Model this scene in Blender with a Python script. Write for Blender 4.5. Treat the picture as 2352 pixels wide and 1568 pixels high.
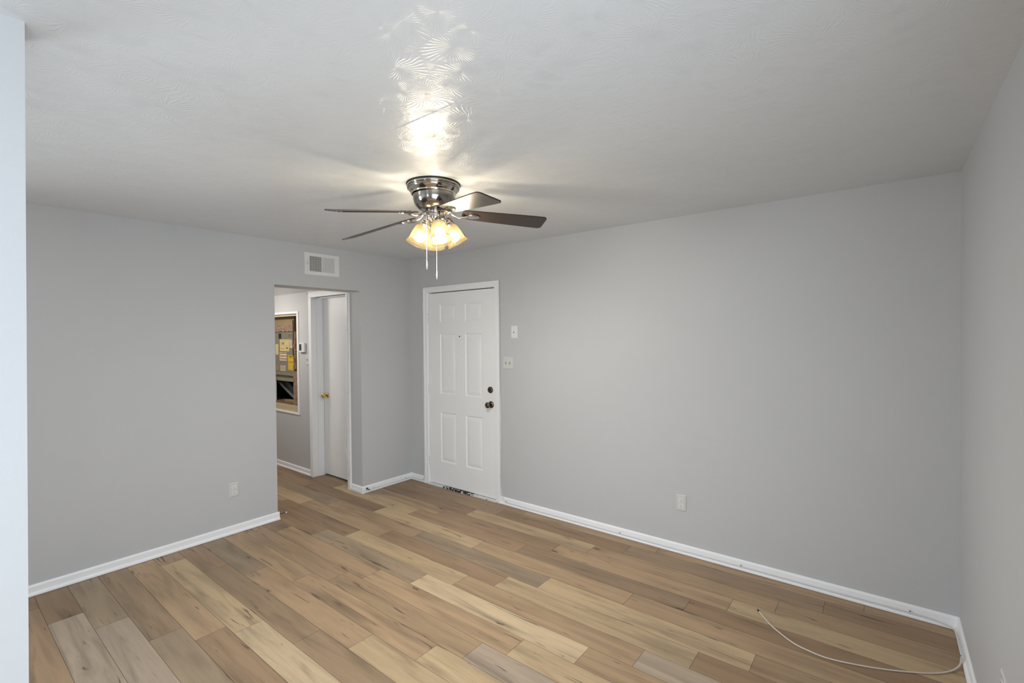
import bpy, bmesh, math, random
from mathutils import Vector, Matrix

# ------------------------------------------------------------------ camera, world, windows' daylight, exposure
for o in list(bpy.data.objects):
    bpy.data.objects.remove(o, do_unlink=True)
scene = bpy.context.scene
C = scene.collection

CAM = Vector((4.1663, -3.4400, 1.5960))
YAW, PITCH, ROLL, FPX = -0.66793, -0.01368, -0.00873, 1085.83
F = Vector((math.sin(YAW) * math.cos(PITCH), math.cos(YAW) * math.cos(PITCH), math.sin(PITCH)))
R0 = Vector((math.cos(YAW), -math.sin(YAW), 0.0))
U0 = R0.cross(F)
R1 = R0 * math.cos(ROLL) + U0 * math.sin(ROLL)
U1 = U0 * math.cos(ROLL) - R0 * math.sin(ROLL)
cam_data = bpy.data.cameras.new('camera')
cam_data.sensor_fit = 'HORIZONTAL'
cam_data.sensor_width = 36.0
cam_data.lens = FPX / 2352 * 36.0
cam_data.clip_start = 0.05
cam = bpy.data.objects.new('camera', cam_data)
C.objects.link(cam)
m3 = Matrix((R1, U1, -F)).transposed()
cam.matrix_world = Matrix.Translation(CAM) @ m3.to_4x4()
scene.camera = cam

world = bpy.data.worlds.new('daylight')
scene.world = world
world.use_nodes = True
wb = world.node_tree.nodes['Background']
wb.inputs['Color'].default_value = (0.80, 0.90, 1.0, 1)
wb.inputs['Strength'].default_value = 0.40

scene.view_settings.view_transform = 'Standard'
scene.view_settings.look = 'None'
scene.view_settings.gamma = 1.0
scene.view_settings.use_curve_mapping = False
scene.view_settings.exposure = 2.32

HC = 2.44          # ceiling
L = 4.482          # right wall
YH = -0.63         # hall wall plane
ZH = 2.112         # hall ceiling
YF = -6.1          # front wall (behind the camera)
PX, PY = 2.366, -3.2416   # partition end
W1 = (-4.75, -2.55, 0.25, 2.12)     # window in the right wall: y0, y1, z0, z1
W2 = (2.85, 3.45, 0.9, 2.1)       # window in the front wall: x0, x1, z0, z1
W_FILL = (-5.7, -4.2, 0.8, 2.05)      # unseen window added in the left wall to light the right wall, beyond the partition: y0, y1, z0, z1
BULB = 2.2               # brightness of the bulb's own glass
LAMP_W = 4.1            # light given off by each bulb
BULB_COL = (1.0, 0.965, 0.915)


def area(name, loc, rot, sx, sy, power, col):
    d = bpy.data.lights.new(name, 'AREA')
    d.shape = 'RECTANGLE'
    d.size, d.size_y = sx, sy
    d.energy = power
    d.color = col
    o = bpy.data.objects.new(name, d)
    o.location = loc
    o.rotation_euler = rot
    C.objects.link(o)
    return o


# daylight entering by the two windows
area('daylight_or_fill', (L + 0.10, (W1[0] + W1[1]) / 2, (W1[2] + W1[3]) / 2), (0, math.radians(90), 0),
     W1[3] - W1[2], W1[1] - W1[0], 8.5, (0.80, 0.90, 1.0))
area('daylight_or_fill', ((W2[0] + W2[1]) / 2, YF - 0.10, (W2[2] + W2[3]) / 2), (math.radians(90), 0, 0),
     W2[1] - W2[0], W2[3] - W2[2], 1.5, (0.80, 0.90, 1.0))


area('daylight_or_fill', (-0.34, (W_FILL[0] + W_FILL[1]) / 2, (W_FILL[2] + W_FILL[3]) / 2), (0, math.radians(-90), 0),
     W_FILL[3] - W_FILL[2], W_FILL[1] - W_FILL[0], 19, (0.82, 0.91, 1.0))  # fill through the added left window, brightens the right wall

# ------------------------------------------------------------------ material helpers
def s2l(c):
    return tuple(((v / 255) / 12.92 if v / 255 <= 0.04045 else ((v / 255 + 0.055) / 1.055) ** 2.4) for v in c)


def rgb(r, g, b):
    return s2l((r, g, b)) + (1,)


class NT:
    def __init__(self, name):
        self.m = bpy.data.materials.new(name)
        self.m.use_nodes = True
        self.t = self.m.node_tree
        self.b = self.t.nodes['Principled BSDF']
        self.out = self.t.nodes['Material Output']

    def n(self, typ, **kw):
        nd = self.t.nodes.new(typ)
        for k, v in kw.items():
            if k.startswith('i_'):
                key = k[2:]
                key = int(key) if key.isdigit() else key
                nd.inputs[key].default_value = v
            else:
                setattr(nd, k, v)
        return nd

    def l(self, a, b):
        self.t.links.new(a, b)

    def math(self, op, a, b=None, c=None):
        nd = self.n('ShaderNodeMath', operation=op)
        for i, v in enumerate((a, b, c)):
            if v is None:
                continue
            if isinstance(v, (int, float)):
                nd.inputs[i].default_value = v
            else:
                self.l(v, nd.inputs[i])
        return nd.outputs[0]

    def mix(self, fac, a, b, blend='MIX'):
        nd = self.n('ShaderNodeMix', data_type='RGBA', blend_type=blend)
        for s, v in ((nd.inputs[0], fac), (nd.inputs[6], a), (nd.inputs[7], b)):
            if hasattr(v, 'is_output'):
                self.l(v, s)
            else:
                s.default_value = v
        return nd.outputs[2]

    def ramp(self, fac, stops):
        nd = self.n('ShaderNodeValToRGB')
        cr = nd.color_ramp
        while len(cr.elements) < len(stops):
            cr.elements.new(0.5)
        for e, (p_, c_) in zip(cr.elements, stops):
            e.position = p_
            e.color = c_ if len(c_) == 4 else tuple(c_) + (1,)
        self.l(fac, nd.inputs[0])
        return nd.outputs[0]

    def maprange(self, v, a, b, c=0.0, d=1.0):
        nd = self.n('ShaderNodeMapRange')
        nd.inputs[1].default_value = a
        nd.inputs[2].default_value = b
        nd.inputs[3].default_value = c
        nd.inputs[4].default_value = d
        self.l(v, nd.inputs[0])
        return nd.outputs[0]

    def noise(self, vec, scale, detail=4, rough=0.5, dist=0.0):
        nd = self.n('ShaderNodeTexNoise', i_Scale=scale, i_Detail=detail, i_Roughness=rough, i_Distortion=dist)
        self.l(vec, nd.inputs['Vector'])
        return nd.outputs['Fac']

    def bump(self, h, strength, dist, normal=None):
        nd = self.n('ShaderNodeBump', i_Strength=strength, i_Distance=dist)
        self.l(h, nd.inputs['Height'])
        if normal is not None:
            self.l(normal, nd.inputs['Normal'])
        return nd.outputs[0]

    def geo(self):
        return self.n('ShaderNodeNewGeometry').outputs['Position']


def plain(name, col, rough=0.5, metal=0.0, var=0.04, scale=12.0, bump=0.0, bscale=80.0, spec=0.5, aniso=None):
    t = NT(name)
    pos = t.n('ShaderNodeTexCoord').outputs['Object']
    f = t.noise(pos, scale, 4)
    lo = tuple(v * (1 - var) for v in col[:3]) + (1,)
    hi = tuple(min(1, v * (1 + var)) for v in col[:3]) + (1,)
    t.l(t.mix(f, lo, hi), t.b.inputs['Base Color'])
    t.b.inputs['Roughness'].default_value = rough
    t.b.inputs['Metallic'].default_value = metal
    t.b.inputs['Specular IOR Level'].default_value = spec
    if bump:
        t.l(t.bump(t.noise(pos, bscale, 3), bump, 0.002), t.b.inputs['Normal'])
    return t.m


def wall_paint(name, col, rough=0.55):
    t = NT(name)
    pos = t.geo()
    f = t.noise(pos, 0.9, 5, 0.6)
    c = t.mix(f, tuple(v * 0.975 for v in col[:3]) + (1,), tuple(v * 1.02 for v in col[:3]) + (1,))
    t.l(c, t.b.inputs['Base Color'])
    t.b.inputs['Roughness'].default_value = rough
    t.b.inputs['Specular IOR Level'].default_value = 0.35
    h = t.math('ADD', t.noise(pos, 130, 2), t.math('MULTIPLY', t.noise(pos, 22, 3), 1.2))
    t.l(t.bump(h, 0.22, 0.002), t.b.inputs['Normal'])
    return t.m


def ceiling_paint():
    """semi gloss paint over a brush-stomped texture: fans of ridges around scattered centres"""
    t = NT('ceiling_paint')
    pos = t.geo()
    f = t.noise(pos, 0.8, 4, 0.6)
    col = rgb(222, 225, 228)
    t.l(t.mix(f, tuple(v * 0.975 for v in col[:3]) + (1,), tuple(v * 1.02 for v in col[:3]) + (1,)), t.b.inputs['Base Color'])
    t.b.inputs['Roughness'].default_value = 0.27
    t.b.inputs['Specular IOR Level'].default_value = 0.55
    warp = t.n('ShaderNodeVectorMath', operation='ADD')
    nz = t.n('ShaderNodeTexNoise', i_Scale=5.0, i_Detail=2.0)
    t.l(pos, nz.inputs['Vector'])
    sc = t.n('ShaderNodeVectorMath', operation='SCALE')
    sc.inputs['Scale'].default_value = 0.12
    t.l(nz.outputs['Color'], sc.inputs[0])
    t.l(pos, warp.inputs[0])
    t.l(sc.outputs[0], warp.inputs[1])
    vo = t.n('ShaderNodeTexVoronoi', i_Scale=7.0, i_Randomness=1.0)
    t.l(warp.outputs[0], vo.inputs['Vector'])
    sub = t.n('ShaderNodeVectorMath', operation='SUBTRACT')
    t.l(warp.outputs[0], sub.inputs[0])
    t.l(vo.outputs['Position'], sub.inputs[1])
    sep = t.n('ShaderNodeSeparateXYZ')
    t.l(sub.outputs[0], sep.inputs[0])
    ang = t.math('ARCTAN2', sep.outputs[1], sep.outputs[0])
    wob = t.math('MULTIPLY', t.noise(pos, 18, 3), 5.0)
    ridge = t.math('SINE', t.math('ADD', t.math('MULTIPLY', ang, 34.0), wob))
    ridge = t.math('POWER', t.maprange(ridge, -1, 1), 3.0)
    fall = t.maprange(vo.outputs['Distance'], 0.05, 0.45, 0.15, 1.0)
    patch = t.math('POWER', t.noise(pos, 2.3, 2), 1.5)
    ve = t.n('ShaderNodeTexVoronoi', i_Scale=7.0, i_Randomness=1.0, feature='DISTANCE_TO_EDGE')
    t.l(warp.outputs[0], ve.inputs['Vector'])
    edge = t.maprange(ve.outputs['Distance'], 0.0, 0.10)
    h1 = t.math('MULTIPLY', t.math('MULTIPLY', t.math('MULTIPLY', ridge, fall), patch), edge)
    h2 = t.math('MULTIPLY', t.noise(pos, 45, 4, 0.65), 1.1)
    n1 = t.bump(t.math('ADD', t.math('MULTIPLY', h1, 1.0), h2), 0.42, 0.0022)
    # slow waves of the drywall
    n2 = t.bump(t.noise(pos, 7.0, 3), 0.30, 0.008, n1)
    # a taped drywall joint catching the light near the fan
    sg = t.n('ShaderNodeSeparateXYZ')
    t.l(pos, sg.inputs[0])
    dy = t.math('ADD', sg.outputs[1], 2.203)
    step = t.maprange(dy, -0.010, 0.0)
    span = t.maprange(t.math('ABSOLUTE', t.math('SUBTRACT', sg.outputs[0], 2.72)), 0.20, 0.30, 1.0, 0.0)
    fade = t.maprange(dy, 0.0, 0.15, 1.0, 0.0)
    n2 = t.bump(t.math('MULTIPLY', t.math('MULTIPLY', step, span), fade), 0.8, 0.0022, n2)
    t.l(n2, t.b.inputs['Normal'])
    return t.m


def floor_material():
    t = NT('laminate_planks')
    att = t.n('ShaderNodeAttribute', attribute_name='tone').outputs['Color']
    rnd = t.n('ShaderNodeAttribute', attribute_name='seed').outputs['Color']
    uv = t.n('ShaderNodeUVMap', uv_map='plank').outputs['UV']
    sp = t.n('ShaderNodeSeparateXYZ')
    t.l(uv, sp.inputs[0])
    sr = t.n('ShaderNodeSeparateColor')
    t.l(rnd, sr.inputs[0])
    ox = t.math('MULTIPLY', sr.outputs[0], 37.0)
    oy = t.math('MULTIPLY', sr.outputs[1], 53.0)

    def vec(kx, ky):
        c = t.n('ShaderNodeCombineXYZ')
        t.l(t.math('MULTIPLY', t.math('ADD', sp.outputs[0], ox), kx), c.inputs[0])
        t.l(t.math('MULTIPLY', t.math('ADD', sp.outputs[1], oy), ky), c.inputs[1])
        t.l(sr.outputs[2], c.inputs[2])
        return c.outputs[0]
    grain = t.noise(vec(3.0, 75.0), 1.0, 6, 0.62, 0.4)
    fine = t.noise(vec(18.0, 420.0), 1.0, 3, 0.6)
    cloud = t.noise(vec(1.3, 13.0), 1.0, 4, 0.55, 0.6)
    streak = t.noise(vec(1.5, 16.0), 1.0, 3, 0.5, 0.8)
    crack = t.noise(vec(3.2, 38.0), 1.0, 3, 0.5, 1.0)
    # knots: voronoi cells in stretched plank space
    vo = t.n('ShaderNodeTexVoronoi', i_Scale=1.0, i_Randomness=1.0)
    dv = t.n('ShaderNodeVectorMath', operation='ADD')
    nz = t.n('ShaderNodeTexNoise', i_Scale=2.0, i_Detail=3.0)
    t.l(vec(12.0, 26.0), nz.inputs['Vector'])
    scl = t.n('ShaderNodeVectorMath', operation='SCALE')
    scl.inputs['Scale'].default_value = 0.30
    t.l(nz.outputs['Color'], scl.inputs[0])
    t.l(vec(2.6, 8.5), dv.inputs[0])
    t.l(scl.outputs[0], dv.inputs[1])
    t.l(dv.outputs[0], vo.inputs['Vector'])
    kd = vo.outputs['Distance']
    sc2 = t.n('ShaderNodeSeparateColor')
    t.l(vo.outputs['Color'], sc2.inputs[0])
    pick = t.math('GREATER_THAN', sc2.outputs[0], 0.60)
    knot = t.math('MULTIPLY', t.maprange(kd, 0.05, 0.13, 1.0, 0.0), pick)
    halo = t.math('MULTIPLY', t.maprange(kd, 0.05, 0.42, 1.0, 0.0), pick)
    val = t.math('ADD', 1.0, t.math('MULTIPLY', t.math('SUBTRACT', grain, 0.5), 0.34))
    val = t.math('ADD', val, t.math('MULTIPLY', t.math('SUBTRACT', fine, 0.5), 0.10))
    val = t.math('ADD', val, t.math('MULTIPLY', t.math('SUBTRACT', cloud, 0.5), 0.60))
    val = t.math('SUBTRACT', val, t.math('MULTIPLY', t.maprange(streak, 0.54, 0.76), 0.34))
    val = t.math('SUBTRACT', val, t.math('MULTIPLY', halo, 0.20))
    val = t.math('MAXIMUM', val, 0.25)
    cv = t.n('ShaderNodeCombineColor')
    for i in range(3):
        t.l(val, cv.inputs[i])
    col = t.mix(1.0, att, cv.outputs[0], 'MULTIPLY')
    # greyish weathering in broad patches
    grey = t.mix(t.math('MULTIPLY', t.maprange(cloud, 0.30, 0.48, 1.0, 0.0), 0.30), col, rgb(124, 108, 92))
    dark = t.math('MAXIMUM', t.math('MULTIPLY', knot, 0.85), t.math('MULTIPLY', t.maprange(crack, 0.655, 0.72), 0.72))
    col = t.mix(dark, grey, rgb(62, 50, 42))
    t.l(col, t.b.inputs['Base Color'])
    t.l(t.maprange(grain, 0.3, 0.7, 0.40, 0.52), t.b.inputs['Roughness'])
    t.b.inputs['Specular IOR Level'].default_value = 0.38
    h = t.math('SUBTRACT', t.math('MULTIPLY', grain, 0.6), dark)
    t.l(t.bump(h, 0.12, 0.001), t.b.inputs['Normal'])
    return t.m


def peeling_paint():
    t = NT('peeling_paint')
    pos = t.geo()
    mp = t.n('ShaderNodeMapping')
    mp.inputs['Scale'].default_value = (1.0, 1.0, 1.0)
    t.l(pos, mp.inputs[0])
    n = t.noise(mp.outputs[0], 42, 5, 0.65, 0.5)
    sx = t.n('ShaderNodeSeparateXYZ')
    t.l(pos, sx.inputs[0])
    mid = t.math('SUBTRACT', 1.0, t.math('ABSOLUTE', t.math('DIVIDE', t.math('SUBTRACT', sx.outputs[0], 0.75), 0.26)))
    mid = t.math('MAXIMUM', t.math('MINIMUM', t.math('MULTIPLY', mid, 2.0), 1.0), -0.3)
    f = t.math('GREATER_THAN', t.math('ADD', n, t.math('MULTIPLY', mid, 0.14)), 0.60)
    t.l(t.mix(f, rgb(234, 234, 231), rgb(26, 24, 21)), t.b.inputs['Base Color'])
    t.b.inputs['Roughness'].default_value = 0.6
    t.l(t.bump(f, -0.6, 0.002), t.b.inputs['Normal'])
    return t.m


def blade_wood():
    t = NT('blade_walnut')
    pos = t.n('ShaderNodeUVMap', uv_map='blade').outputs['UV']
    mp = t.n('ShaderNodeMapping')
    mp.inputs['Scale'].default_value = (4.0, 60.0, 1.0)
    t.l(pos, mp.inputs[0])
    f = t.noise(mp.outputs[0], 1.0, 5, 0.6, 0.5)
    t.l(t.mix(f, rgb(30, 22, 18), rgb(60, 45, 35)), t.b.inputs['Base Color'])
    t.b.inputs['Roughness'].default_value = 0.36
    t.b.inputs['Specular IOR Level'].default_value = 0.6
    mp2 = t.n('ShaderNodeMapping')
    mp2.inputs['Scale'].default_value = (30.0, 220.0, 1.0)
    t.l(pos, mp2.inputs[0])
    t.l(t.bump(t.noise(mp2.outputs[0], 1.0, 3), 0.35, 0.0006), t.b.inputs['Normal'])
    return t.m


def shade_glass():
    """dense amber glass: part of the bulb's light passes straight, a little is scattered"""
    t = NT('amber_frosted_glass')
    tr = t.n('ShaderNodeBsdfTranslucent', i_Color=(0.042, 0.0325, 0.0165, 1))
    df = t.n('ShaderNodeBsdfDiffuse', i_Color=(0.026, 0.0200, 0.0100, 1))
    tp = t.n('ShaderNodeBsdfTransparent', i_Color=(1.0, 0.94, 0.82, 1))
    gl = t.n('ShaderNodeBsdfGlossy', i_Roughness=0.25)
    gl.inputs['Color'].default_value = (0.12, 0.11, 0.10, 1)
    m0 = t.n('ShaderNodeMixShader')
    m0.inputs[0].default_value = 0.5
    t.l(tr.outputs[0], m0.inputs[1])
    t.l(df.outputs[0], m0.inputs[2])
    m1 = t.n('ShaderNodeMixShader')
    m1.inputs[0].default_value = 0.43
    t.l(m0.outputs[0], m1.inputs[1])
    t.l(tp.outputs[0], m1.inputs[2])
    m2 = t.n('ShaderNodeMixShader')
    m2.inputs[0].default_value = 0.04
    t.l(m1.outputs[0], m2.inputs[1])
    t.l(gl.outputs[0], m2.inputs[2])
    t.l(m2.outputs[0], t.out.inputs['Surface'])
    return t.m


def bulb_glass(col, strength):
    """clear to light, glowing itself"""
    t = NT('lit_bulb')
    e = t.n('ShaderNodeEmission', i_Color=tuple(col) + (1,), i_Strength=strength)
    tp = t.n('ShaderNodeBsdfTransparent')
    ad = t.n('ShaderNodeAddShader')
    t.l(e.outputs[0], ad.inputs[0])
    t.l(tp.outputs[0], ad.inputs[1])
    t.l(ad.outputs[0], t.out.inputs['Surface'])
    return t.m


def emit(name, col, strength):
    t = NT(name)
    e = t.n('ShaderNodeEmission', i_Color=tuple(col) + (1,), i_Strength=strength)
    t.l(e.outputs[0], t.out.inputs['Surface'])
    return t.m


def brushed(name, col, rough):
    t = NT(name)
    pos = t.n('ShaderNodeTexCoord').outputs['Object']
    mp = t.n('ShaderNodeMapping')
    mp.inputs['Scale'].default_value = (20.0, 20.0, 700.0)
    t.l(pos, mp.inputs[0])
    f = t.noise(mp.outputs[0], 1.0, 3)
    t.l(t.maprange(f, 0.3, 0.7, rough * 0.8, rough * 1.2), t.b.inputs['Roughness'])
    t.b.inputs['Base Color'].default_value = col
    t.b.inputs['Metallic'].default_value = 1.0
    t.l(t.bump(f, 0.05, 0.0005), t.b.inputs['Normal'])
    return t.m


def insulation_mat():
    t = NT('torn_insulation')
    pos = t.geo()
    mp = t.n('ShaderNodeMapping')
    mp.inputs['Scale'].default_value = (30.0, 30.0, 110.0)
    t.l(pos, mp.inputs[0])
    f = t.noise(mp.outputs[0], 1.0, 5, 0.7, 1.0)
    t.l(t.ramp(f, [(0.30, rgb(70, 52, 42)), (0.48, rgb(146, 118, 100)), (0.66, rgb(190, 166, 138))]), t.b.inputs['Base Color'])
    t.b.inputs['Roughness'].default_value = 0.9
    t.l(t.bump(f, 0.8, 0.006), t.b.inputs['Normal'])
    return t.m


M = {}
M['wall'] = wall_paint('grey_wall_paint', rgb(200, 201, 202))
M['ceiling'] = ceiling_paint()
M['trim'] = plain('white_trim_paint', rgb(250, 251, 252), 0.38, var=0.02, scale=5, bump=0.15, bscale=60)
M['door'] = plain('white_door_paint', rgb(249, 250, 250), 0.42, var=0.02, scale=4, bump=0.12, bscale=90)
M['oldpaint'] = plain('yellowed_white_paint', rgb(208, 204, 194), 0.45, var=0.04, scale=9)
M['floor'] = floor_material()
M['under'] = plain('dark_underlay', rgb(46, 38, 32), 0.9)
M['peel'] = peeling_paint()
M['plastic'] = plain('white_plastic', rgb(214, 213, 209), 0.30, var=0.01)
M['plastic2'] = plain('bright_white_plastic', rgb(232, 232, 232), 0.28, var=0.01)
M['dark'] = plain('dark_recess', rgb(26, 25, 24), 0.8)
M['black'] = plain('black_rubber', rgb(20, 20, 22), 0.55)
M['nickel'] = brushed('brushed_nickel', (0.36, 0.33, 0.295, 1), 0.15)
M['chrome'] = brushed('polished_nickel', (0.56, 0.52, 0.47, 1), 0.10)
M['bronze'] = plain('aged_bronze', (0.16, 0.125, 0.095, 1), 0.26, metal=1.0, var=0.1, scale=60)
M['brass'] = plain('polished_brass', (0.78, 0.56, 0.20, 1), 0.16, metal=1.0, var=0.05, scale=40)
M['steel'] = plain('galvanised_steel', (0.30, 0.30, 0.29, 1), 0.45, metal=0.6, var=0.15, scale=14)
M['darksteel'] = plain('dark_steel', (0.10, 0.105, 0.115, 1), 0.4, metal=0.7, var=0.2, scale=14)
M['blade'] = blade_wood()
M['shade'] = shade_glass()
M['bulb'] = bulb_glass(BULB_COL, BULB)
M['cable'] = plain('white_coax_jacket', rgb(214, 205, 194), 0.5, var=0.06, scale=20)
M['painted_cable'] = plain('painted_cable_jacket', rgb(222, 222, 221), 0.45, var=0.03, scale=20)
M['cabinet'] = plain('grey_green_cabinet', rgb(126, 121, 106), 0.55, var=0.14, scale=7, bump=0.1)
M['lip'] = plain('worn_sheet_metal', rgb(140, 132, 112), 0.5, var=0.2, scale=18)
M['wood'] = plain('raw_pine', rgb(196, 178, 142), 0.7, var=0.12, scale=14, bump=0.3, bscale=50)
M['oldwood'] = plain('stained_wood', rgb(120, 98, 74), 0.8, var=0.3, scale=22, bump=0.4, bscale=50)
M['board'] = plain('tan_duct_board', rgb(150, 132, 98), 0.85, var=0.12, scale=8, bump=0.2)
M['insul'] = insulation_mat()
M['cream'] = plain('aged_cream_paper', rgb(206, 186, 134), 0.7, var=0.14, scale=26)
M['white_paper'] = plain('off_white_paper', rgb(214, 198, 172), 0.65, var=0.05)
M['yellow'] = plain('yellow_label', rgb(206, 172, 22), 0.55, var=0.06)
M['red_ink'] = plain('red_ink', rgb(138, 48, 34), 0.6)
M['black_ink'] = plain('black_ink', rgb(34, 28, 22), 0.6)
M['brown_ink'] = plain('brown_ink', rgb(112, 74, 48), 0.6)
M['faint_ink'] = plain('faint_marker_ink', rgb(74, 70, 66), 0.6)
M['screen'] = plain('dark_lcd', rgb(62, 66, 62), 0.25)
M['white_emit'] = emit('warm_hall_globe', (1.0, 0.92, 0.84), 13.5)
M['steelbright'] = plain('bright_chain_metal', (0.85, 0.82, 0.78, 1), 0.25, metal=0.85, var=0.02)
M['frame'] = plain('window_frame_white', rgb(230, 230, 230), 0.35)


# ------------------------------------------------------------------ mesh builder
class MB:
    def __init__(self):
        self.bm = bmesh.new()

    def box(self, x0, x1, y0, y1, z0, z1, bevel=0.0, mi=0):
        bm = self.bm
        vs = [bm.verts.new((x, y, z)) for x in (x0, x1) for y in (y0, y1) for z in (z0, z1)]
        idx = [(0, 1, 3, 2), (4, 6, 7, 5), (0, 4, 5, 1), (2, 3, 7, 6), (0, 2, 6, 4), (1, 5, 7, 3)]
        fs = [bm.faces.new([vs[i] for i in f]) for f in idx]
        for f in fs:
            f.material_index = mi
        bmesh.ops.recalc_face_normals(bm, faces=fs)
        if bevel > 0:
            es = list({e for f in fs for e in f.edges})
            bmesh.ops.bevel(bm, geom=es, offset=bevel, segments=2, affect='EDGES', profile=0.7)
        return self

    def prism(self, pts, axis, a, b, mi=0, smooth=False):
        """pts: 2D outline; axis: extrusion axis (0,1,2) between a and b. 2D order = remaining axes in order"""
        bm = self.bm

        def mk(p_, v):
            c = list(p_)
            c.insert(axis, v)
            return bm.verts.new(c)
        A = [mk(p_, a) for p_ in pts]
        B = [mk(p_, b) for p_ in pts]
        fs = [bm.faces.new(A), bm.faces.new(B)]
        n = len(pts)
        for i in range(n):
            f = bm.faces.new((A[i], A[(i + 1) % n], B[(i + 1) % n], B[i]))
            f.smooth = smooth
            fs.append(f)
        for f in fs:
            f.material_index = mi
        bmesh.ops.recalc_face_normals(bm, faces=fs)
        return self

    def lathe(self, prof, seg=48, mat=None, mi=0, cap=True, sharp=False):
        """prof: (r, z) pairs; mat transforms"""
        bm = self.bm
        mat = mat or Matrix.Identity(4)
        rings = []
        for r, z in prof:
            if r < 1e-6:
                rings.append([bm.verts.new(mat @ Vector((0, 0, z)))])
            else:
                rings.append([bm.verts.new(mat @ Vector((r * math.cos(2 * math.pi * i / seg), r * math.sin(2 * math.pi * i / seg), z))) for i in range(seg)])
        fs = []
        for a, b in zip(rings, rings[1:]):
            for i in range(seg):
                j = (i + 1) % seg
                if len(a) == 1 and len(b) == 1:
                    continue
                if len(a) == 1:
                    f = bm.faces.new((a[0], b[i], b[j]))
                elif len(b) == 1:
                    f = bm.faces.new((a[i], b[0], a[j]))
                else:
                    f = bm.faces.new((a[i], b[i], b[j], a[j]))
                f.smooth = True
                f.material_index = mi
                fs.append(f)
        if cap:
            for r_ in (rings[0], rings[-1]):
                if len(r_) > 1:
                    f = bm.faces.new(r_)
                    f.material_index = mi
                    fs.append(f)
        bmesh.ops.recalc_face_normals(bm, faces=fs)
        return self

    def tube(self, pts, r, seg=10, mi=0, flat=1.0):
        """round tube along points; r number or list; flat squashes vertically"""
        bm = self.bm
        P = [Vector(p_) for p_ in pts]
        n = len(P)
        rr = r if isinstance(r, (list, tuple)) else [r] * n
        rings = []
        up = None
        for i in range(n):
            d = (P[min(i + 1, n - 1)] - P[max(i - 1, 0)]).normalized()
            if up is None:
                up = Vector((0, 0, 1)) if abs(d.z) < 0.9 else Vector((1, 0, 0))
            side = d.cross(up).normalized()
            up = side.cross(d).normalized()
            rings.append([bm.verts.new(P[i] + side * rr[i] * math.cos(2 * math.pi * k / seg) + up * rr[i] * flat * math.sin(2 * math.pi * k / seg)) for k in range(seg)])
        fs = []
        for a, b in zip(rings, rings[1:]):
            for k in range(seg):
                f = bm.faces.new((a[k], a[(k + 1) % seg], b[(k + 1) % seg], b[k]))
                f.smooth = True
                f.material_index = mi
                fs.append(f)
        fs.append(bm.faces.new(rings[0]))
        fs.append(bm.faces.new(rings[-1]))
        bmesh.ops.recalc_face_normals(bm, faces=fs)
        return self

    def build(self, name, mat, parent=None, kind=None, label=None, T=None):
        if T is not None:
            bmesh.ops.transform(self.bm, matrix=T, verts=self.bm.verts)
        me = bpy.data.meshes.new(name)
        self.bm.to_mesh(me)
        self.bm.free()
        for mm in (mat if isinstance(mat, (list, tuple)) else [mat]):
            me.materials.append(mm)
        o = bpy.data.objects.new(name, me)
        C.objects.link(o)
        if parent:
            o.parent = parent
        if kind:
            o['kind'] = kind
        if label:
            o['label'] = label
        return o


def root(name, loc, rotz=0.0, label=None, cat=None, group=None):
    o = bpy.data.objects.new(name, None)
    o.empty_display_size = 0.05
    o.location = loc
    o.rotation_euler = (0, 0, rotz)
    C.objects.link(o)
    tag(o, label, cat, group)
    return o


def tag(o, label=None, cat=None, group=None):
    if label:
        o['label'] = label
    if cat:
        o['category'] = cat
    if group:
        o['group'] = group
    return o


def smooth_path(pts, n=8):
    """Catmull-Rom through points"""
    P = [Vector(p_) for p_ in pts]
    P = [P[0] * 2 - P[1]] + P + [P[-1] * 2 - P[-2]]
    out = []
    for i in range(1, len(P) - 2):
        for k in range(n):
            t = k / n
            a, b, c, d = P[i - 1], P[i], P[i + 1], P[i + 2]
            out.append(0.5 * ((2 * b) + (c - a) * t + (2 * a - 5 * b + 4 * c - d) * t * t + (3 * b - a - 3 * c + d) * t ** 3))
    out.append(P[-2])
    return out


PI = math.pi

# ------------------------------------------------------------------ floor: planks as read from the photograph
TONES = {
    'L': (192, 166, 130), 'V': (200, 176, 142), 'M': (173, 145, 113), 'D': (149, 122, 94),
    'G': (161, 140, 114), 'P': (174, 155, 134), 'B': (160, 132, 103), 'K': (158, 133, 105)}
ROWS = [
    (0.41, 'BKMMMD'), (0.225, 'DKDKDD'), (0.01, 'MDLMMM'), (-0.21, 'GMBMLM'), (-0.41, 'DLBKDM'), (-0.71, 'KDLMMB'),
    (-1.22, 'MGMGLML'), (-1.45, 'LLMBLDM'), (-1.67, 'MMDLMP'), (-0.68, 'MDGVMM'), (0.24, 'DMMLM'), (0.085, 'MMMPG'),
    (-0.09, 'DMMLM'), (-0.43, 'MGMLM'), (-0.69, 'GBKKM'), (-1.03, 'BMLVM'), (-1.13, 'DMMBM'), (-1.32, 'LBKGM'),
    (-0.46, 'GGPLM'), (-0.725, 'DDPMB'), (-1.0, 'MDBMD')]
SEAM0, PW, PLEN = -0.112, 0.1520, 1.2215


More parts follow.
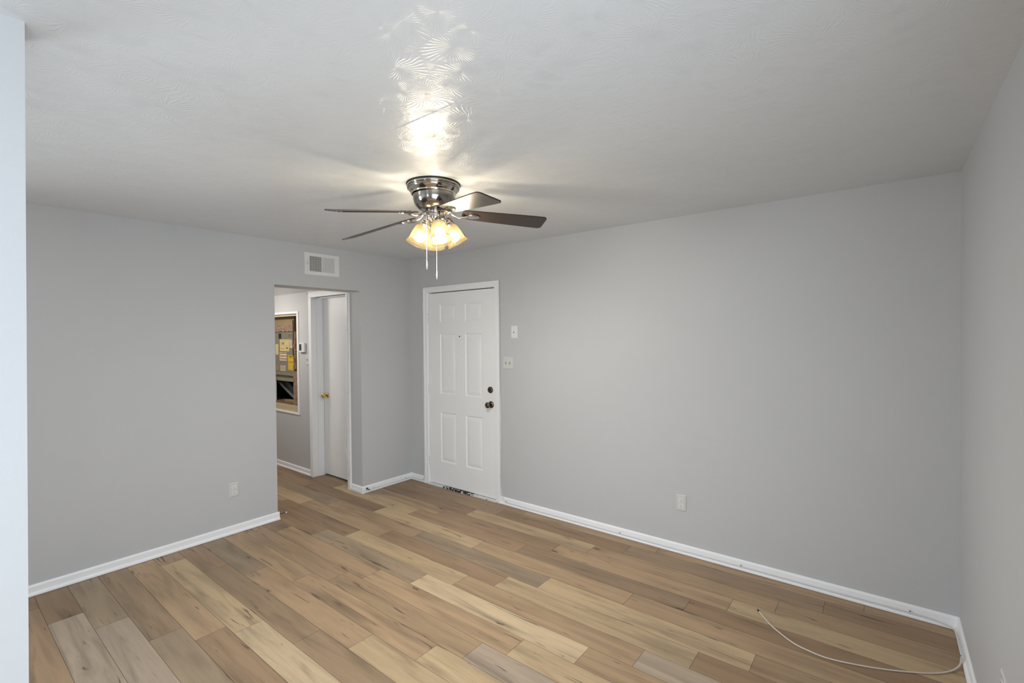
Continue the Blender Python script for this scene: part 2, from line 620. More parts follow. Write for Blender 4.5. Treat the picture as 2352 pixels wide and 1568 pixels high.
def build_floor():
    rnd = random.Random(4)
    bm = bmesh.new()
    tone = bm.loops.layers.float_color.new('tone')
    seed = bm.loops.layers.float_color.new('seed')
    uvl = bm.loops.layers.uv.new('plank')
    g = 0.0007
    x_min, x_max = -3.1, L + 0.02
    y_top, k = 0.0, 0
    while y_top > YF:
        y_bot = SEAM0 - PW * k
        if k < len(ROWS):
            x, code = ROWS[k]
            # code[0] is the plank that ends at x, the rest follow to the right
            segs = [(x - PLEN, x, code[0])]
            xx = x
            for ch in code[1:]:
                segs.append((xx, xx + PLEN, ch))
                xx += PLEN
        else:
            xx = -3.1 - rnd.random() * PLEN
            segs = []
        if not segs:
            segs = [(xx, xx + PLEN, 'M')]
        x0 = segs[0][0]
        while x0 > x_min:
            segs.insert(0, (x0 - PLEN, x0, rnd.choice('MBLDGK')))
            x0 -= PLEN
        x1 = max([s[1] for s in segs])
        while x1 < x_max:
            segs.append((x1, x1 + PLEN, rnd.choice('MBLMGV')))
            x1 += PLEN
        for a, b, ch in segs:
            r3 = (rnd.random(), rnd.random(), rnd.random(), 1)
            j = 1 + (rnd.random() - 0.5) * 0.08
            tc = s2l(tuple(v * j for v in TONES[ch])) + (1,)
            xa, xb = max(a, x_min), min(b, x_max)
            if xb - xa < 0.01:
                continue
            ga = g if xa == a else 0
            gb = g if xb == b else 0
            yt = y_top - (g if k else 0)
            yb = max(y_bot, YF) + g
            vs = [bm.verts.new((xa + ga, yb, 0)), bm.verts.new((xb - gb, yb, 0)), bm.verts.new((xb - gb, yt, 0)), bm.verts.new((xa + ga, yt, 0))]
            f = bm.faces.new(vs)
            for lp in f.loops:
                lp[tone] = tc
                lp[seed] = r3
                lp[uvl].uv = (lp.vert.co.x - a, lp.vert.co.y - y_bot)
            # plank edges down into the joint
            for i in range(4):
                p_, q_ = vs[i], vs[(i + 1) % 4]
                lo = [bm.verts.new((p_.co.x, p_.co.y, -0.003)), bm.verts.new((q_.co.x, q_.co.y, -0.003))]
                ff = bm.faces.new((q_, p_, lo[0], lo[1]))
                ff.material_index = 1
        y_top, k = y_bot, k + 1
    vs = [bm.verts.new(c) for c in ((x_min, YF, -0.003), (x_max, YF, -0.003), (x_max, 0, -0.003), (x_min, 0, -0.003))]
    bm.faces.new(vs).material_index = 1
    vs2 = [bm.verts.new((v.co.x, v.co.y, -0.12)) for v in vs]
    for i in range(4):
        bm.faces.new((vs[i], vs2[i], vs2[(i + 1) % 4], vs[(i + 1) % 4])).material_index = 1
    bm.faces.new(list(reversed(vs2))).material_index = 1
    me = bpy.data.meshes.new('floor')
    bm.to_mesh(me)
    bm.free()
    me.materials.append(M['floor'])
    me.materials.append(M['under'])
    o = bpy.data.objects.new('floor', me)
    C.objects.link(o)
    o['kind'] = 'structure'


build_floor()

# ------------------------------------------------------------------ shell
TW = 0.24      # left wall thickness at the opening
OY0, OY1, OZ = -1.487, YH, 2.055
S = 'structure'

# left wall with cased-less opening whose upper right corner is softened
pts = [(W_FILL[1], 0.0), (OY0, 0.0), (OY0, OZ)]
rc = 0.035
for i in range(6):
    a = PI / 2 * i / 5
    pts.append((OY1 - rc + rc * math.sin(a), OZ - rc * 0.45 + rc * 0.45 * math.cos(a)))
pts += [(OY1, 0.0), (0.0, 0.0), (0.0, HC), (W_FILL[1], HC)]
w = MB().prism(pts, 0, -TW, 0.0)
w.box(-TW, 0.0, YF, W_FILL[0], 0, HC)
w.box(-TW, 0.0, W_FILL[0], W_FILL[1], 0, W_FILL[2])
w.box(-TW, 0.0, W_FILL[0], W_FILL[1], W_FILL[3], HC)
w.build('wall_left', M['wall'], kind=S)

DX0, DX1, DZ = 0.305, 1.250, 2.058      # entry door rough opening
w = MB()
w.box(-TW, DX0, 0.0, 0.13, 0, HC)
w.box(DX1, L + 0.12, 0.0, 0.13, 0, HC)
w.box(DX0, DX1, 0.0, 0.13, DZ, HC)
w.build('wall_back', M['wall'], kind=S)

w = MB()
w.box(L, L + 0.12, W1[1], 0.0, 0, HC)
w.box(L, L + 0.12, YF, W1[0], 0, HC)
w.box(L, L + 0.12, W1[0], W1[1], 0, W1[2])
w.box(L, L + 0.12, W1[0], W1[1], W1[3], HC)
w.build('wall_right', M['wall'], kind=S)

w = MB()
w.box(-TW, W2[0], YF - 0.12, YF, 0, HC)
w.box(W2[1], L + 0.12, YF - 0.12, YF, 0, HC)
w.box(W2[0], W2[1], YF - 0.12, YF, 0, W2[2])
w.box(W2[0], W2[1], YF - 0.12, YF, W2[3], HC)
w.build('wall_front', M['wall'], kind=S)

# partition end beside the camera; its free edge is not quite plumb
w = MB()
bm = w.bm
lean = -0.028
A = [bm.verts.new(c) for c in ((PX, PY + lean, 0), (PX - 0.13, PY + lean, 0), (PX - 0.13, PY - 0.7, 0), (PX, PY - 0.7, 0))]
B = [bm.verts.new(c) for c in ((PX, PY, HC), (PX - 0.13, PY, HC), (PX - 0.13, PY - 0.7, HC), (PX, PY - 0.7, HC))]
for i in range(4):
    bm.faces.new((A[i], A[(i + 1) % 4], B[(i + 1) % 4], B[i]))
bm.faces.new(A)
bm.faces.new(B)
bmesh.ops.recalc_face_normals(bm, faces=bm.faces)
w.build('wall_partition', M['wall'], kind=S)

MB().box(-TW, L + 0.12, YF, 0.13, HC, HC + 0.1).build('ceiling', M['ceiling'], kind=S)

# hall behind the opening
HD0, HD1, HDZ = -0.935, -0.232, 2.045      # hall door opening
NX0, NX1, NZ0, NZ1 = -2.06, -1.262, 0.690, 1.872  # equipment niche
w = MB()
w.box(HD1, -TW + 0.0005, YH, YH + 0.12, 0, ZH)
w.box(NX1, HD0, YH, YH + 0.12, 0, ZH)
w.box(HD0, HD1, YH, YH + 0.12, HDZ, ZH)
w.box(NX0, NX1, YH, YH + 0.12, 0, NZ0)
w.box(NX0, NX1, YH, YH + 0.12, NZ1, ZH)
w.box(-3.1, NX0, YH, YH + 0.12, 0, ZH)
w.build('wall_hall', M['wall'], kind=S)
w = MB()
w.box(-3.1, -TW, -1.85, -1.75, 0, ZH)
w.box(-3.2, -3.1, -1.85, YH + 0.12, 0, ZH)
w.build('wall_hall_near', M['wall'], kind=S)
MB().box(-3.2, -TW, -1.85, YH + 0.12, ZH, ZH + 0.08).build('ceiling', M['ceiling'], kind=S)

# windows behind the camera, the left-wall one added for fill, each a frame with two panes
def window(name, horiz, a0, a1, z0, z1, xx=None):
    w_ = MB()
    fr = 0.05
    yy = (L + 0.02, L + 0.09) if not horiz else (YF - 0.09, YF - 0.02)

    yy = xx or yy

    def bx(u0, u1, v0, v1):
        if horiz:
            w_.box(u0, u1, yy[0], yy[1], v0, v1, 0.004)
        else:
            w_.box(yy[0], yy[1], u0, u1, v0, v1, 0.004)
    bx(a0, a0 + fr, z0, z1)
    bx(a1 - fr, a1, z0, z1)
    bx(a0 + fr, a1 - fr, z0, z0 + fr)
    bx(a0 + fr, a1 - fr, z1 - fr, z1)
    mid = (a0 + a1) / 2
    bx(mid - 0.02, mid + 0.02, z0 + fr, z1 - fr)
    w_.build(name, M['frame'], kind=S)


window('window_1', False, *W1)
window('window_2', True, *W2)
window('fill_window', False, *W_FILL, (-TW + 0.02, -TW + 0.09))

# baseboards with shoe moulding
BASE = [(0, 0.0025), (0.022, 0.0025), (0.022, 0.011), (0.0195, 0.017), (0.0125, 0.021), (0.011, 0.024), (0.011, 0.056), (0.008, 0.064), (0.003, 0.068), (0, 0.068)]


def baseboard(name, runs):
    """runs: list of polylines (x,y) with room on the right-hand side normal given; mitred"""
    w_ = MB()
    bm_ = w_.bm
    for line, close_ends in runs:
        P = [Vector((a, b)) for a, b in line]
        n = len(P)
        rings = []
        for i in range(n):
            dirs = []
            if i > 0:
                dirs.append((P[i] - P[i - 1]).normalized())
            if i < n - 1:
                dirs.append((P[i + 1] - P[i]).normalized())
            ns = [Vector((d.y, -d.x)) for d in dirs]
            if len(ns) == 2:
                m_ = (ns[0] + ns[1])
                m_ = m_ / (1 + ns[0].dot(ns[1]))
            else:
                m_ = ns[0]
            rings.append([bm_.verts.new((P[i].x + m_.x * d, P[i].y + m_.y * d, z)) for d, z in BASE])
        fs = []
        k = len(BASE)
        for a, b in zip(rings, rings[1:]):
            for i in range(k):
                fs.append(bm_.faces.new((a[i], a[(i + 1) % k], b[(i + 1) % k], b[i])))
        fs.append(bm_.faces.new(rings[0]))
        fs.append(bm_.faces.new(rings[-1]))
        bmesh.ops.recalc_face_normals(bm_, faces=fs)
    return w_.build(name, M['trim'], kind=S)


# direction chosen so that the room lies on the right of the travel direction
baseboard('baseboard_left', [([(0, PY - 1.0), (0, OY0 + 0.012)], True)])
baseboard('baseboard_corner', [([(-0.188, YH), (0, YH), (0, 0), (0.240, 0)], True)])
baseboard('baseboard_back', [([(1.305, 0), (L, 0), (L, W1[0] + 0.1)], True)])
baseboard('baseboard_hall', [([(-3.1, YH), (-0.99, YH)], True)])


# ------------------------------------------------------------------ casings and doors
def casing(name, xi0, xi1, zi, prof, y, mat, z0=0.0, closed=False, kind=S, parent=None):
    """mitred casing on a wall facing -y; prof: (distance outward from the inner edge, depth towards the room)"""
    w_ = MB()
    bm_ = w_.bm
    rings = []
    if closed:
        path = lambda d: [(xi0 - d, z0 - d), (xi0 - d, zi + d), (xi1 + d, zi + d), (xi1 + d, z0 - d)]
    else:
        path = lambda d: [(xi0 - d, z0), (xi0 - d, zi + d), (xi1 + d, zi + d), (xi1 + d, z0)]
    cols = []
    for d, dep in prof:
        cols.append([bm_.verts.new((a, y - dep, b)) for a, b in path(d)])
    n = len(prof)
    fs = []
    segs = 4 if closed else 3
    for s in range(segs):
        t_ = (s + 1) % 4
        for i in range(n):
            j = (i + 1) % n
            fs.append(bm_.faces.new((cols[i][s], cols[j][s], cols[j][t_], cols[i][t_])))
    if not closed:
        fs.append(bm_.faces.new([c[0] for c in cols]))
        fs.append(bm_.faces.new([c[3] for c in cols]))
    bmesh.ops.recalc_face_normals(bm_, faces=fs)
    return w_.build(name, mat, parent=parent, kind=kind)


CAS = [(0, 0), (0, 0.009), (0.004, 0.012), (0.036, 0.014), (0.040, 0.018), (0.056, 0.018), (0.058, 0.015), (0.058, 0)]
casing('trim_1', 0.300, 1.246, 2.056, CAS, 0.0, M['trim'])
# jamb lining of the entry door
w = MB()
w.box(0.300, 0.318, -0.001, 0.12, 0, 2.062)
w.box(1.241, 1.256, -0.001, 0.12, 0, 2.062)
w.box(0.318, 1.241, -0.001, 0.12, 2.054, 2.066)
w.build('trim_2', M['trim'], kind=S)
# outside of the door: an added closing board so that no sky shows round the slab
MB().box(0.28, 1.28, 0.131, 0.16, 0, 2.1).build('sky_stop_board', M['dark'], kind=S)


def ring_face(bm_, outer, inner):
    for i in range(4):
        bm_.faces.new((outer[i], outer[(i + 1) % 4], inner[(i + 1) % 4], inner[i]))


def panel_slab(x0, x1, z0, z1, yf, yb, holes, prof):
    w_ = MB()
    bm_ = w_.bm
    xs = sorted({x0, x1} | {h[0] for h in holes} | {h[1] for h in holes})
    zs = sorted({z0, z1} | {h[2] for h in holes} | {h[3] for h in holes})
    for i in range(len(xs) - 1):
        for j in range(len(zs) - 1):
            cx, cz = (xs[i] + xs[i + 1]) / 2, (zs[j] + zs[j + 1]) / 2
            if any(h[0] < cx < h[1] and h[2] < cz < h[3] for h in holes):
                continue
            bm_.faces.new([bm_.verts.new(c) for c in ((xs[i], yf, zs[j]), (xs[i + 1], yf, zs[j]), (xs[i + 1], yf, zs[j + 1]), (xs[i], yf, zs[j + 1]))])
    for a, b, c, d in holes:
        prev = None
        for ins, dep in prof:
            r_ = [bm_.verts.new(p_) for p_ in ((a + ins, yf + dep, c + ins), (b - ins, yf + dep, c + ins), (b - ins, yf + dep, d - ins), (a + ins, yf + dep, d - ins))]
            if prev:
                ring_face(bm_, prev, r_)
            prev = r_
        bm_.faces.new(prev)
    # sides and back
    q = [(x0, z0), (x1, z0), (x1, z1), (x0, z1)]
    for i in range(4):
        a, b = q[i], q[(i + 1) % 4]
        bm_.faces.new([bm_.verts.new(c) for c in ((a[0], yf, a[1]), (a[0], yb, a[1]), (b[0], yb, b[1]), (b[0], yf, b[1]))])
    bm_.faces.new([bm_.verts.new((a, yb, b)) for a, b in q])
    bmesh.ops.remove_doubles(bm_, verts=bm_.verts, dist=1e-5)
    bmesh.ops.recalc_face_normals(bm_, faces=bm_.faces)
    return w_


rx = [(0.484, 0.710), (0.848, 1.074)]
rz = [(0.268, 0.789), (0.985, 1.615), (1.740, 1.919)]
holes = [(a, b, c, d) for a, b in rx for c, d in rz]
PROF = [(0, 0), (0.005, 0.006), (0.011, 0.008), (0.016, 0.008), (0.021, 0.0055), (0.046, 0.0015), (0.050, 0.0015)]
door = panel_slab(0.3215, 1.2385, 0.022, 2.045, 0.004, 0.044, holes, PROF).build('door_1', M['door'], kind=S)

# hinges
for zc in (1.790, 1.028, 0.252):
    h = MB()
    h.box(0.3005, 0.3205, -0.0035, 0.004, zc - 0.052, zc + 0.052, 0.001)
    for i in range(5):
        za = zc - 0.052 + i * 0.0208
        T = Matrix.Translation((0.3195, -0.005, za))
        h.lathe([(0.0, 0.0004), (0.0052, 0.0004), (0.0052, 0.0204), (0.0, 0.0204)], 14, T, cap=False)
    hin = h.build('hinge', M['trim'], door, label='white painted hinge')
    s_ = MB()
    for dz in (-0.038, 0.0, 0.038):
        T = Matrix.Translation((0.307, -0.0035, zc + dz)) @ Matrix.Rotation(PI / 2, 4, 'X')
        s_.lathe([(0, 0.0008), (0.003, 0.0004), (0.0034, -0.0005)], 10, T, cap=False)
    s_.build('screw', M['steel'], hin)


def knob_mesh(scale=1.0):
    k = MB()
    k.lathe([(0.0, 0.014), (0.010, 0.014), (0.0095, 0.030), (0.013, 0.036), (0.024, 0.042), (0.0285, 0.052), (0.027, 0.062), (0.018, 0.069), (0.012, 0.0700), (0.011, 0.068), (0.0, 0.067)], 32,
            Matrix.Rotation(PI / 2, 4, 'X') @ Matrix.Scale(scale, 4), cap=False)
    return k


def rose_mesh(r=0.033):
    k = MB()
    k.lathe([(0, 0), (r, 0), (r, 0.004), (r * 0.93, 0.007), (r * 0.86, 0.0075), (r * 0.80, 0.010), (r * 0.55, 0.0145), (0.013, 0.016), (0, 0.016)], 36,
            Matrix.Rotation(PI / 2, 4, 'X'), cap=False)
    return k


def place(o, loc):
    o.location = loc
    return o


kb = place(rose_mesh(0.0335).build('doorknob', M['bronze'], door, label='dark bronze doorknob'), (1.187, 0.004, 0.927))
knob_mesh().build('knob', M['bronze'], kb)
db = place(MB().lathe([(0, 0), (0.0315, 0), (0.0315, 0.006), (0.028, 0.011), (0.020, 0.013), (0, 0.013)], 36, Matrix.Rotation(PI / 2, 4, 'X'), cap=False)
           .build('deadbolt', M['bronze'], door, label='dark bronze deadbolt'), (1.181, 0.004, 1.069))
MB().box(-0.017, 0.017, -0.026, -0.0125, -0.0045, 0.0045, 0.0035).build('thumb_turn', M['bronze'], db).rotation_euler = (0, math.radians(14), 0)
ph = place(MB().lathe([(0.0045, 0.0), (0.0075, 0.0), (0.0075, 0.002), (0.0045, 0.003)], 20, Matrix.Rotation(PI / 2, 4, 'X'), cap=False)
           .build('peephole', M['bronze'], door, label='small dark peephole'), (0.771, 0.004, 1.585))
MB().lathe([(0, 0.001), (0.005, 0.001)], 20, Matrix.Rotation(PI / 2, 4, 'X'), cap=False).build('lens', M['black'], ph)

# threshold with flaking paint, and the dark gap of the sweep above it
t_ = MB()
t_.box(0.300, 1.250, -0.024, 0.10, -0.002, 0.0155, 0.003)
th = t_.build('threshold', M['peel'])
tag(th, 'white wooden threshold with black flaking paint under the entry door', 'threshold')

# hall door: flush slab set deep in its frame
HCAS = [(0, 0), (0, 0.010), (0.004, 0.014), (0.028, 0.014), (0.033, 0.018), (0.052, 0.018), (0.055, 0.014), (0.055, 0)]
w = MB()
w.box(HD0 - 0.056, HD0 - 0.006, YH - 0.016, YH, 0, 2.0395, 0.002)
w.box(HD0 - 0.056, -0.185, YH - 0.016, YH, 2.040, ZH - 0.0005, 0.002)
w.box(HD1 + 0.002, -0.188, YH - 0.018, YH, 0, 2.040, 0.003)
w.build('trim_3', M['trim'], kind=S)
w = MB()
w.box(HD0 - 0.0055, HD0 + 0.002, YH - 0.017, YH + 0.165, 0, HDZ + 0.0)
w.box(HD0 + 0.002, HD0 + 0.012, YH + 0.05, YH + 0.122, 0, HDZ - 0.012, 0.002)
w.box(HD1 - 0.008, HD1 + 0.0015, YH - 0.017, YH + 0.165, 0, HDZ)
w.box(HD0 + 0.002, HD1 - 0.008, YH + 0.05, YH + 0.122, HDZ - 0.013, HDZ - 0.0005, 0.002)
w.box(HD0 + 0.002, HD1 - 0.008, YH - 0.015, YH + 0.165, HDZ, HDZ + 0.002)
w.build('trim_4', M['trim'], kind=S)
MB().box(-1.05, -0.2405, YH + 0.166, YH + 0.19, 0, 2.1).build('wall_closet', M['dark'], kind=S)
d2 = MB().box(HD0 + 0.005, HD1 - 0.010, YH + 0.125, YH + 0.160, 0.018, HDZ - 0.004, 0.0015).build('door_2', M['door'], kind=S)
k2 = place(rose_mesh(0.032).build('doorknob', M['brass'], d2, label='polished brass doorknob'), (-0.852, YH + 0.125, 0.924))
knob_mesh(0.98).build('knob', M['brass'], k2)

# ------------------------------------------------------------------ wall plates
def plate_box(w_, h_, t_=0.0062):
    """plate in local frame: -Y is towards the room"""
    b = MB()
    bm_ = b.bm
    o_ = [(-w_ / 2, 0, -h_ / 2), (w_ / 2, 0, -h_ / 2), (w_ / 2, 0, h_ / 2), (-w_ / 2, 0, h_ / 2)]
    prev = [bm_.verts.new(c) for c in o_]
    for ins, dep in ((0, 0.0022), (0.0022, 0.0050), (0.0048, t_)):
        r_ = [bm_.verts.new((c[0] - math.copysign(ins, c[0]), -dep, c[2] - math.copysign(ins, c[2]))) for c in o_]
        ring_face(bm_, prev, r_)
        prev = r_
    bm_.faces.new(prev)
    bmesh.ops.recalc_face_normals(bm_, faces=bm_.faces)
    return b


def screw(parent, x, z, y=-0.0062, mat='plastic'):
    T = Matrix.Translation((x, y, z)) @ Matrix.Rotation(PI / 2, 4, 'X')
    s = MB().lathe([(0, 0.0011), (0.0022, 0.0008), (0.0031, -0.0003)], 14, T, cap=False)
    s.box(x - 0.0024, x + 0.0024, y - 0.0014, y - 0.001, z - 0.0003, z + 0.0003, mi=1)
    return s.build('screw', [M[mat], M['dark']], parent)


def outlet(loc, rotz, label):
    r = root('wall_outlet', loc, rotz, label, 'outlet')
    pl = plate_box(0.070, 0.115).build('plate', M['plastic'], r)
    for s in (1, -1):
        zc = 0.0195 * s
        b = MB()
        pts_ = []
        for i in range(40):
            a = 2 * PI * i / 40
            pts_.append((0.0172 * math.cos(a), zc + max(-0.0142, min(0.0142, 0.0172 * math.sin(a)))))
        b.prism(pts_, 1, -0.0085, -0.006)
        rc_ = b.build('receptacle', M['plastic2'], r)
        for k, (sx, hh) in enumerate(((-0.0064, 0.0042), (0.0064, 0.0034))):
            MB().box(sx - 0.0012, sx + 0.0012, -0.0089, -0.0084, zc + 0.004 - hh, zc + 0.004 + hh).build('slot', M['dark'], rc_)
        MB().lathe([(0, 0.0005), (0.0026, 0.0005), (0.0026, 0)], 16, Matrix.Translation((0, -0.0085, zc - 0.0078)) @ Matrix.Rotation(PI / 2, 4, 'X'), cap=False).build('slot', M['dark'], rc_)
    screw(r, 0, 0)
    return r


outlet((0.0, -1.8370, 0.357), PI / 2, 'white duplex outlet low on the left wall, left of the hall opening')
outlet((3.0075, 0.0, 0.3685), 0, 'white duplex outlet low on the wall right of the entry door')
outlet((L, -1.201, 0.392), -PI / 2, 'white outlet plate at the bottom right edge, low on the right wall')

# blank plate with a coax jack
r = root('coax_plate', (1.4820, 0.0, 1.624), 0, 'white single wall plate with a small dark coax jack, right of the entry door', 'wall plate')
plate_box(0.074, 0.117).build('plate', M['plastic2'], r)
j_ = MB().lathe([(0, 0.0095), (0.0016, 0.0095), (0.0016, 0.0075), (0.0042, 0.0075), (0.0048, 0.0068), (0.0062, 0.0060)], 18, Matrix.Translation((-0.003, 0, -0.003)) @ Matrix.Rotation(PI / 2, 4, 'X'), cap=False)
j_.build('coax_jack', M['black'], r)
screw(r, 0, 0.048, mat='plastic2')
screw(r, 0, -0.048, mat='plastic2')


def switch_plate(loc, label, mat='plastic', tilt=0.0):
    r_ = root('light_switch', loc, 0, label, 'light switch')
    r_.rotation_euler = (0, tilt, 0)
    plate_box(0.116, 0.115).build('plate', M[mat], r_)
    for sx in (-0.023, 0.023):
        MB().box(sx - 0.0055, sx + 0.0055, -0.0066, -0.006, -0.012, 0.012).build('switch_slot', M['dark'], r_)
        b = MB()
        b.prism([(-0.0062, -0.006), (-0.0062, 0.007), (-0.017, 0.012), (-0.0185, 0.0065)], 0, sx - 0.0045, sx + 0.0045)
        b.build('toggle', M[mat], r_)
        screw(r_, sx, 0.030, mat=mat)
        screw(r_, sx, -0.030, mat=mat)
    return r_


switch_plate((1.4040, 0.0, 1.337), 'off-white double toggle switch plate on the wall beside the entry door')
switch_plate((-1.0250, YH, 1.330), 'off-white double switch plate on the hall wall below the thermostat', 'plastic', 0.03)

# thermostat in the hall
r = root('thermostat', (-1.140, YH, 1.472), 0, 'white thermostat with a dark screen on the hall wall', 'thermostat')
MB().box(-0.062, 0.062, -0.026, 0, -0.055, 0.055, 0.005).build('housing', M['plastic2'], r)
MB().box(-0.044, 0.004, -0.0275, -0.0255, -0.034, 0.040, 0.0008).build('screen', M['screen'], r)
MB().box(0.052, 0.0655, -0.022, -0.004, -0.048, 0.050, 0.002).build('side_cover', M['plastic'], r)
MB().box(-0.030, 0.050, -0.018, -0.002, -0.060, -0.054, 0.001).build('base_edge', M['dark'], r)

# supply register above the opening
r = root('air_register', (0.0, -1.039, 2.2715), PI / 2, 'white metal supply register above the hall opening, left half showing dark louvers', 'vent')
VW, VH = 0.348, 0.201
b = MB()
fx = (-VW / 2, -0.125, 0.003, 0.131, VW / 2)
# face flange with two openings
for (a, c) in ((-VW / 2, -0.127), (-0.006, 0.001), (0.128, VW / 2)):
    b.box(a, c, -0.006, 0, -VH / 2, VH / 2)
for (a, c) in ((-0.127, -0.006), (0.001, 0.128)):
    b.box(a, c, -0.006, 0, 0.0705, VH / 2)
    b.box(a, c, -0.006, 0, -VH / 2, -0.0685)
b.build('frame', M['plastic2'], r)
MB().box(-0.127, 0.128, -0.0008, -0.0003, -0.069, 0.071).build('duct_shade', M['dark'], r)  # near-black sheet over the wall stands in for shade inside the duct
lv = MB()
for i in range(11):
    xc = -0.122 + i * 0.0113
    lv.prism([(xc - 0.0008, -0.0055), (xc + 0.0004, -0.0055), (xc - 0.0028, -0.0010), (xc - 0.0040, -0.0010)], 2, -0.069, 0.071)
lv.build('louver', M['plastic'], r)
hb = MB()
for i in range(6):
    zc = 0.071 - (i + 0.55) * 0.0232
    hb.box(-0.127, -0.006, -0.0022, -0.0012, zc - 0.0035, zc + 0.0035)
hb.build('damper_bar', M['steel'], r)
lv = MB()
for i in range(13):
    xc = 0.004 + i * 0.0098
    lv.prism([(xc - 0.0022, -0.0056), (xc - 0.0010, -0.0056), (xc + 0.0086, -0.0026), (xc + 0.0074, -0.0020)], 2, -0.069, 0.071)
lv.build('louver', M['plastic2'], r)
screw(r, -0.162, 0.0)
screw(r, 0.162, 0.0)
MB().box(-0.147, -0.144, -0.009, -0.006, -0.012, 0.016, 0.0008).build('damper_lever', M['steel'], r)

# ------------------------------------------------------------------ equipment niche with the air handler
w = MB()
fw = 0.026
for bxs in ((NX0 - 0.03, NX0 - 0.002, NZ0 - 0.012, NZ1 + 0.024), (NX1 - 0.004, NX1 + fw, NZ0 - 0.012, NZ1 + 0.024),
            (NX0 - 0.002, NX1 - 0.004, NZ1, NZ1 + 0.024), (NX0 - 0.002, NX1 - 0.004, NZ0 - 0.012, NZ0 + 0.012)):
    w.box(bxs[0], bxs[1], YH - 0.012, YH + 0.002, bxs[2], bxs[3], 0.002)
w.build('trim_5', M['trim'], kind=S)
# rough framing inside the opening
YB = -0.08
w = MB()
w.box(NX1 - 0.040, NX1 - 0.002, YH + 0.003, YB, NZ0, NZ1 - 0.010)
w.box(NX0, NX1 - 0.040, YH + 0.003, YH + 0.090, NZ0, NZ0 + 0.066)
w.box(NX0, NX1 - 0.040, YH + 0.003, YH + 0.040, NZ1 - 0.026, NZ1 - 0.008)
w.build('trim_6', M['wood'], kind=S)
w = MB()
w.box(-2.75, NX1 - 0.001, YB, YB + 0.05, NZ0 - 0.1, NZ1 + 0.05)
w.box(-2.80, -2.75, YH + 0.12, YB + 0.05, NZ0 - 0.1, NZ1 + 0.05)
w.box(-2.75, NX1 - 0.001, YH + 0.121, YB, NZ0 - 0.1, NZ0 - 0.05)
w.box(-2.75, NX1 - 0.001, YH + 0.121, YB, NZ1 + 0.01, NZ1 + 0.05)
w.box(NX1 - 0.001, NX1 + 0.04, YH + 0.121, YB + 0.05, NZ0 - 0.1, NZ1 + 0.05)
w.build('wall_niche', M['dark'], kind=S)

AY = -0.530
ah = root('air_handler', (-1.80, AY, NZ0 - 0.045), 0, 'grey metal air handler cabinet covered in labels inside the open hall wall niche', 'air handler')
ox, oz = -1.80, NZ0 - 0.045


def part(name, mat, x0, x1, y0, y1, z0, z1, bev=0.0, parent=None, label=None):
    """world-coordinate box made a part of the air handler"""
    return MB().box(x0 - ox, x1 - ox, y0 - AY, y1 - AY, z0 - oz, z1 - oz, bev).build(name, M[mat], parent or ah, label=label)


part('cabinet_panel', 'cabinet', -2.45, -1.552, AY, AY + 0.020, 1.155, 1.662, 0.002)
part('cabinet_body', 'cabinet', -2.45, -1.560, AY + 0.021, -0.14, 1.045, 1.655, 0.002)
part('wiring_slot', 'dark', -1.944, -1.875, AY - 0.001, AY + 0.0005, 1.574, 1.640)
# sheet-metal lips under the panel
q = MB()
q.prism([(AY - 0.012 - AY, 1.115 - oz), (AY - 0.016 - AY, 1.152 - oz), (0.02, 1.156 - oz), (0.02, 1.115 - oz)], 0, -2.45 - ox, -1.558 - ox)
q.build('drain_lip', M['lip'], ah)
part('recess_panel', 'cabinet', -2.45, -1.562, AY + 0.016, AY + 0.03, 1.066, 1.118)
part('coil_lip', 'lip', -1.985, -1.565, AY - 0.008, AY + 0.03, 1.040, 1.078, 0.004)
# slanted coil pan
q = MB()
for (dy, wdt, y0_, y1_) in ((0, 0.030, -0.015, 0.045),):
    q.prism([(-2.150 - ox, 1.000 - oz), (-2.128 - ox, 1.024 - oz), (-1.640 - ox, 0.802 - oz), (-1.660 - ox, 0.780 - oz)], 1, 0.075, 0.095)
q.build('coil_pan_rail', M['steel'], ah)
q = MB()
q.prism([(-2.110 - ox, 1.020 - oz), (-2.000 - ox, 1.040 - oz), (-1.570 - ox, 0.862 - oz), (-1.640 - ox, 0.800 - oz)], 1, 0.10, 0.12)
q.build('coil', M['darksteel'], ah)
part('bottom_board', 'oldwood', -2.4, -1.45, AY + 0.00, AY + 0.16, 0.700, 0.775, 0.004)
part('bottom_board', 'oldwood', -1.80, -1.45, AY + 0.165, AY + 0.30, 0.740, 0.830, 0.006)
part('bottom_board', 'board', -1.86, -1.50, AY + 0.02, AY + 0.09, 0.7755, 0.798, 0.004)
part('plenum_board', 'board', -2.45, -1.545, AY, AY + 0.02, 1.732, 1.822)

# ragged insulation bands
def ragged(name, horiz, a0, a1, b0, b1, n, seed_, mat='insul', amp=0.008):
    rnd = random.Random(seed_)
    q_ = MB()
    top, bot = [], []
    for i in range(n + 1):
        t_i = a0 + (a1 - a0) * i / n
        e0 = b0 + (rnd.random() - 0.5) * amp
        e1 = b1 + (rnd.random() - 0.5) * amp
        if horiz:
            bot.append((t_i - ox, e0 - oz))
            top.append((t_i - ox, e1 - oz))
        else:
            bot.append((e0 - ox, t_i - oz))
            top.append((e1 - ox, t_i - oz))
    q_.prism(bot + top[::-1], 1, -0.014, 0.018)
    return q_.build(name, M[mat], ah)


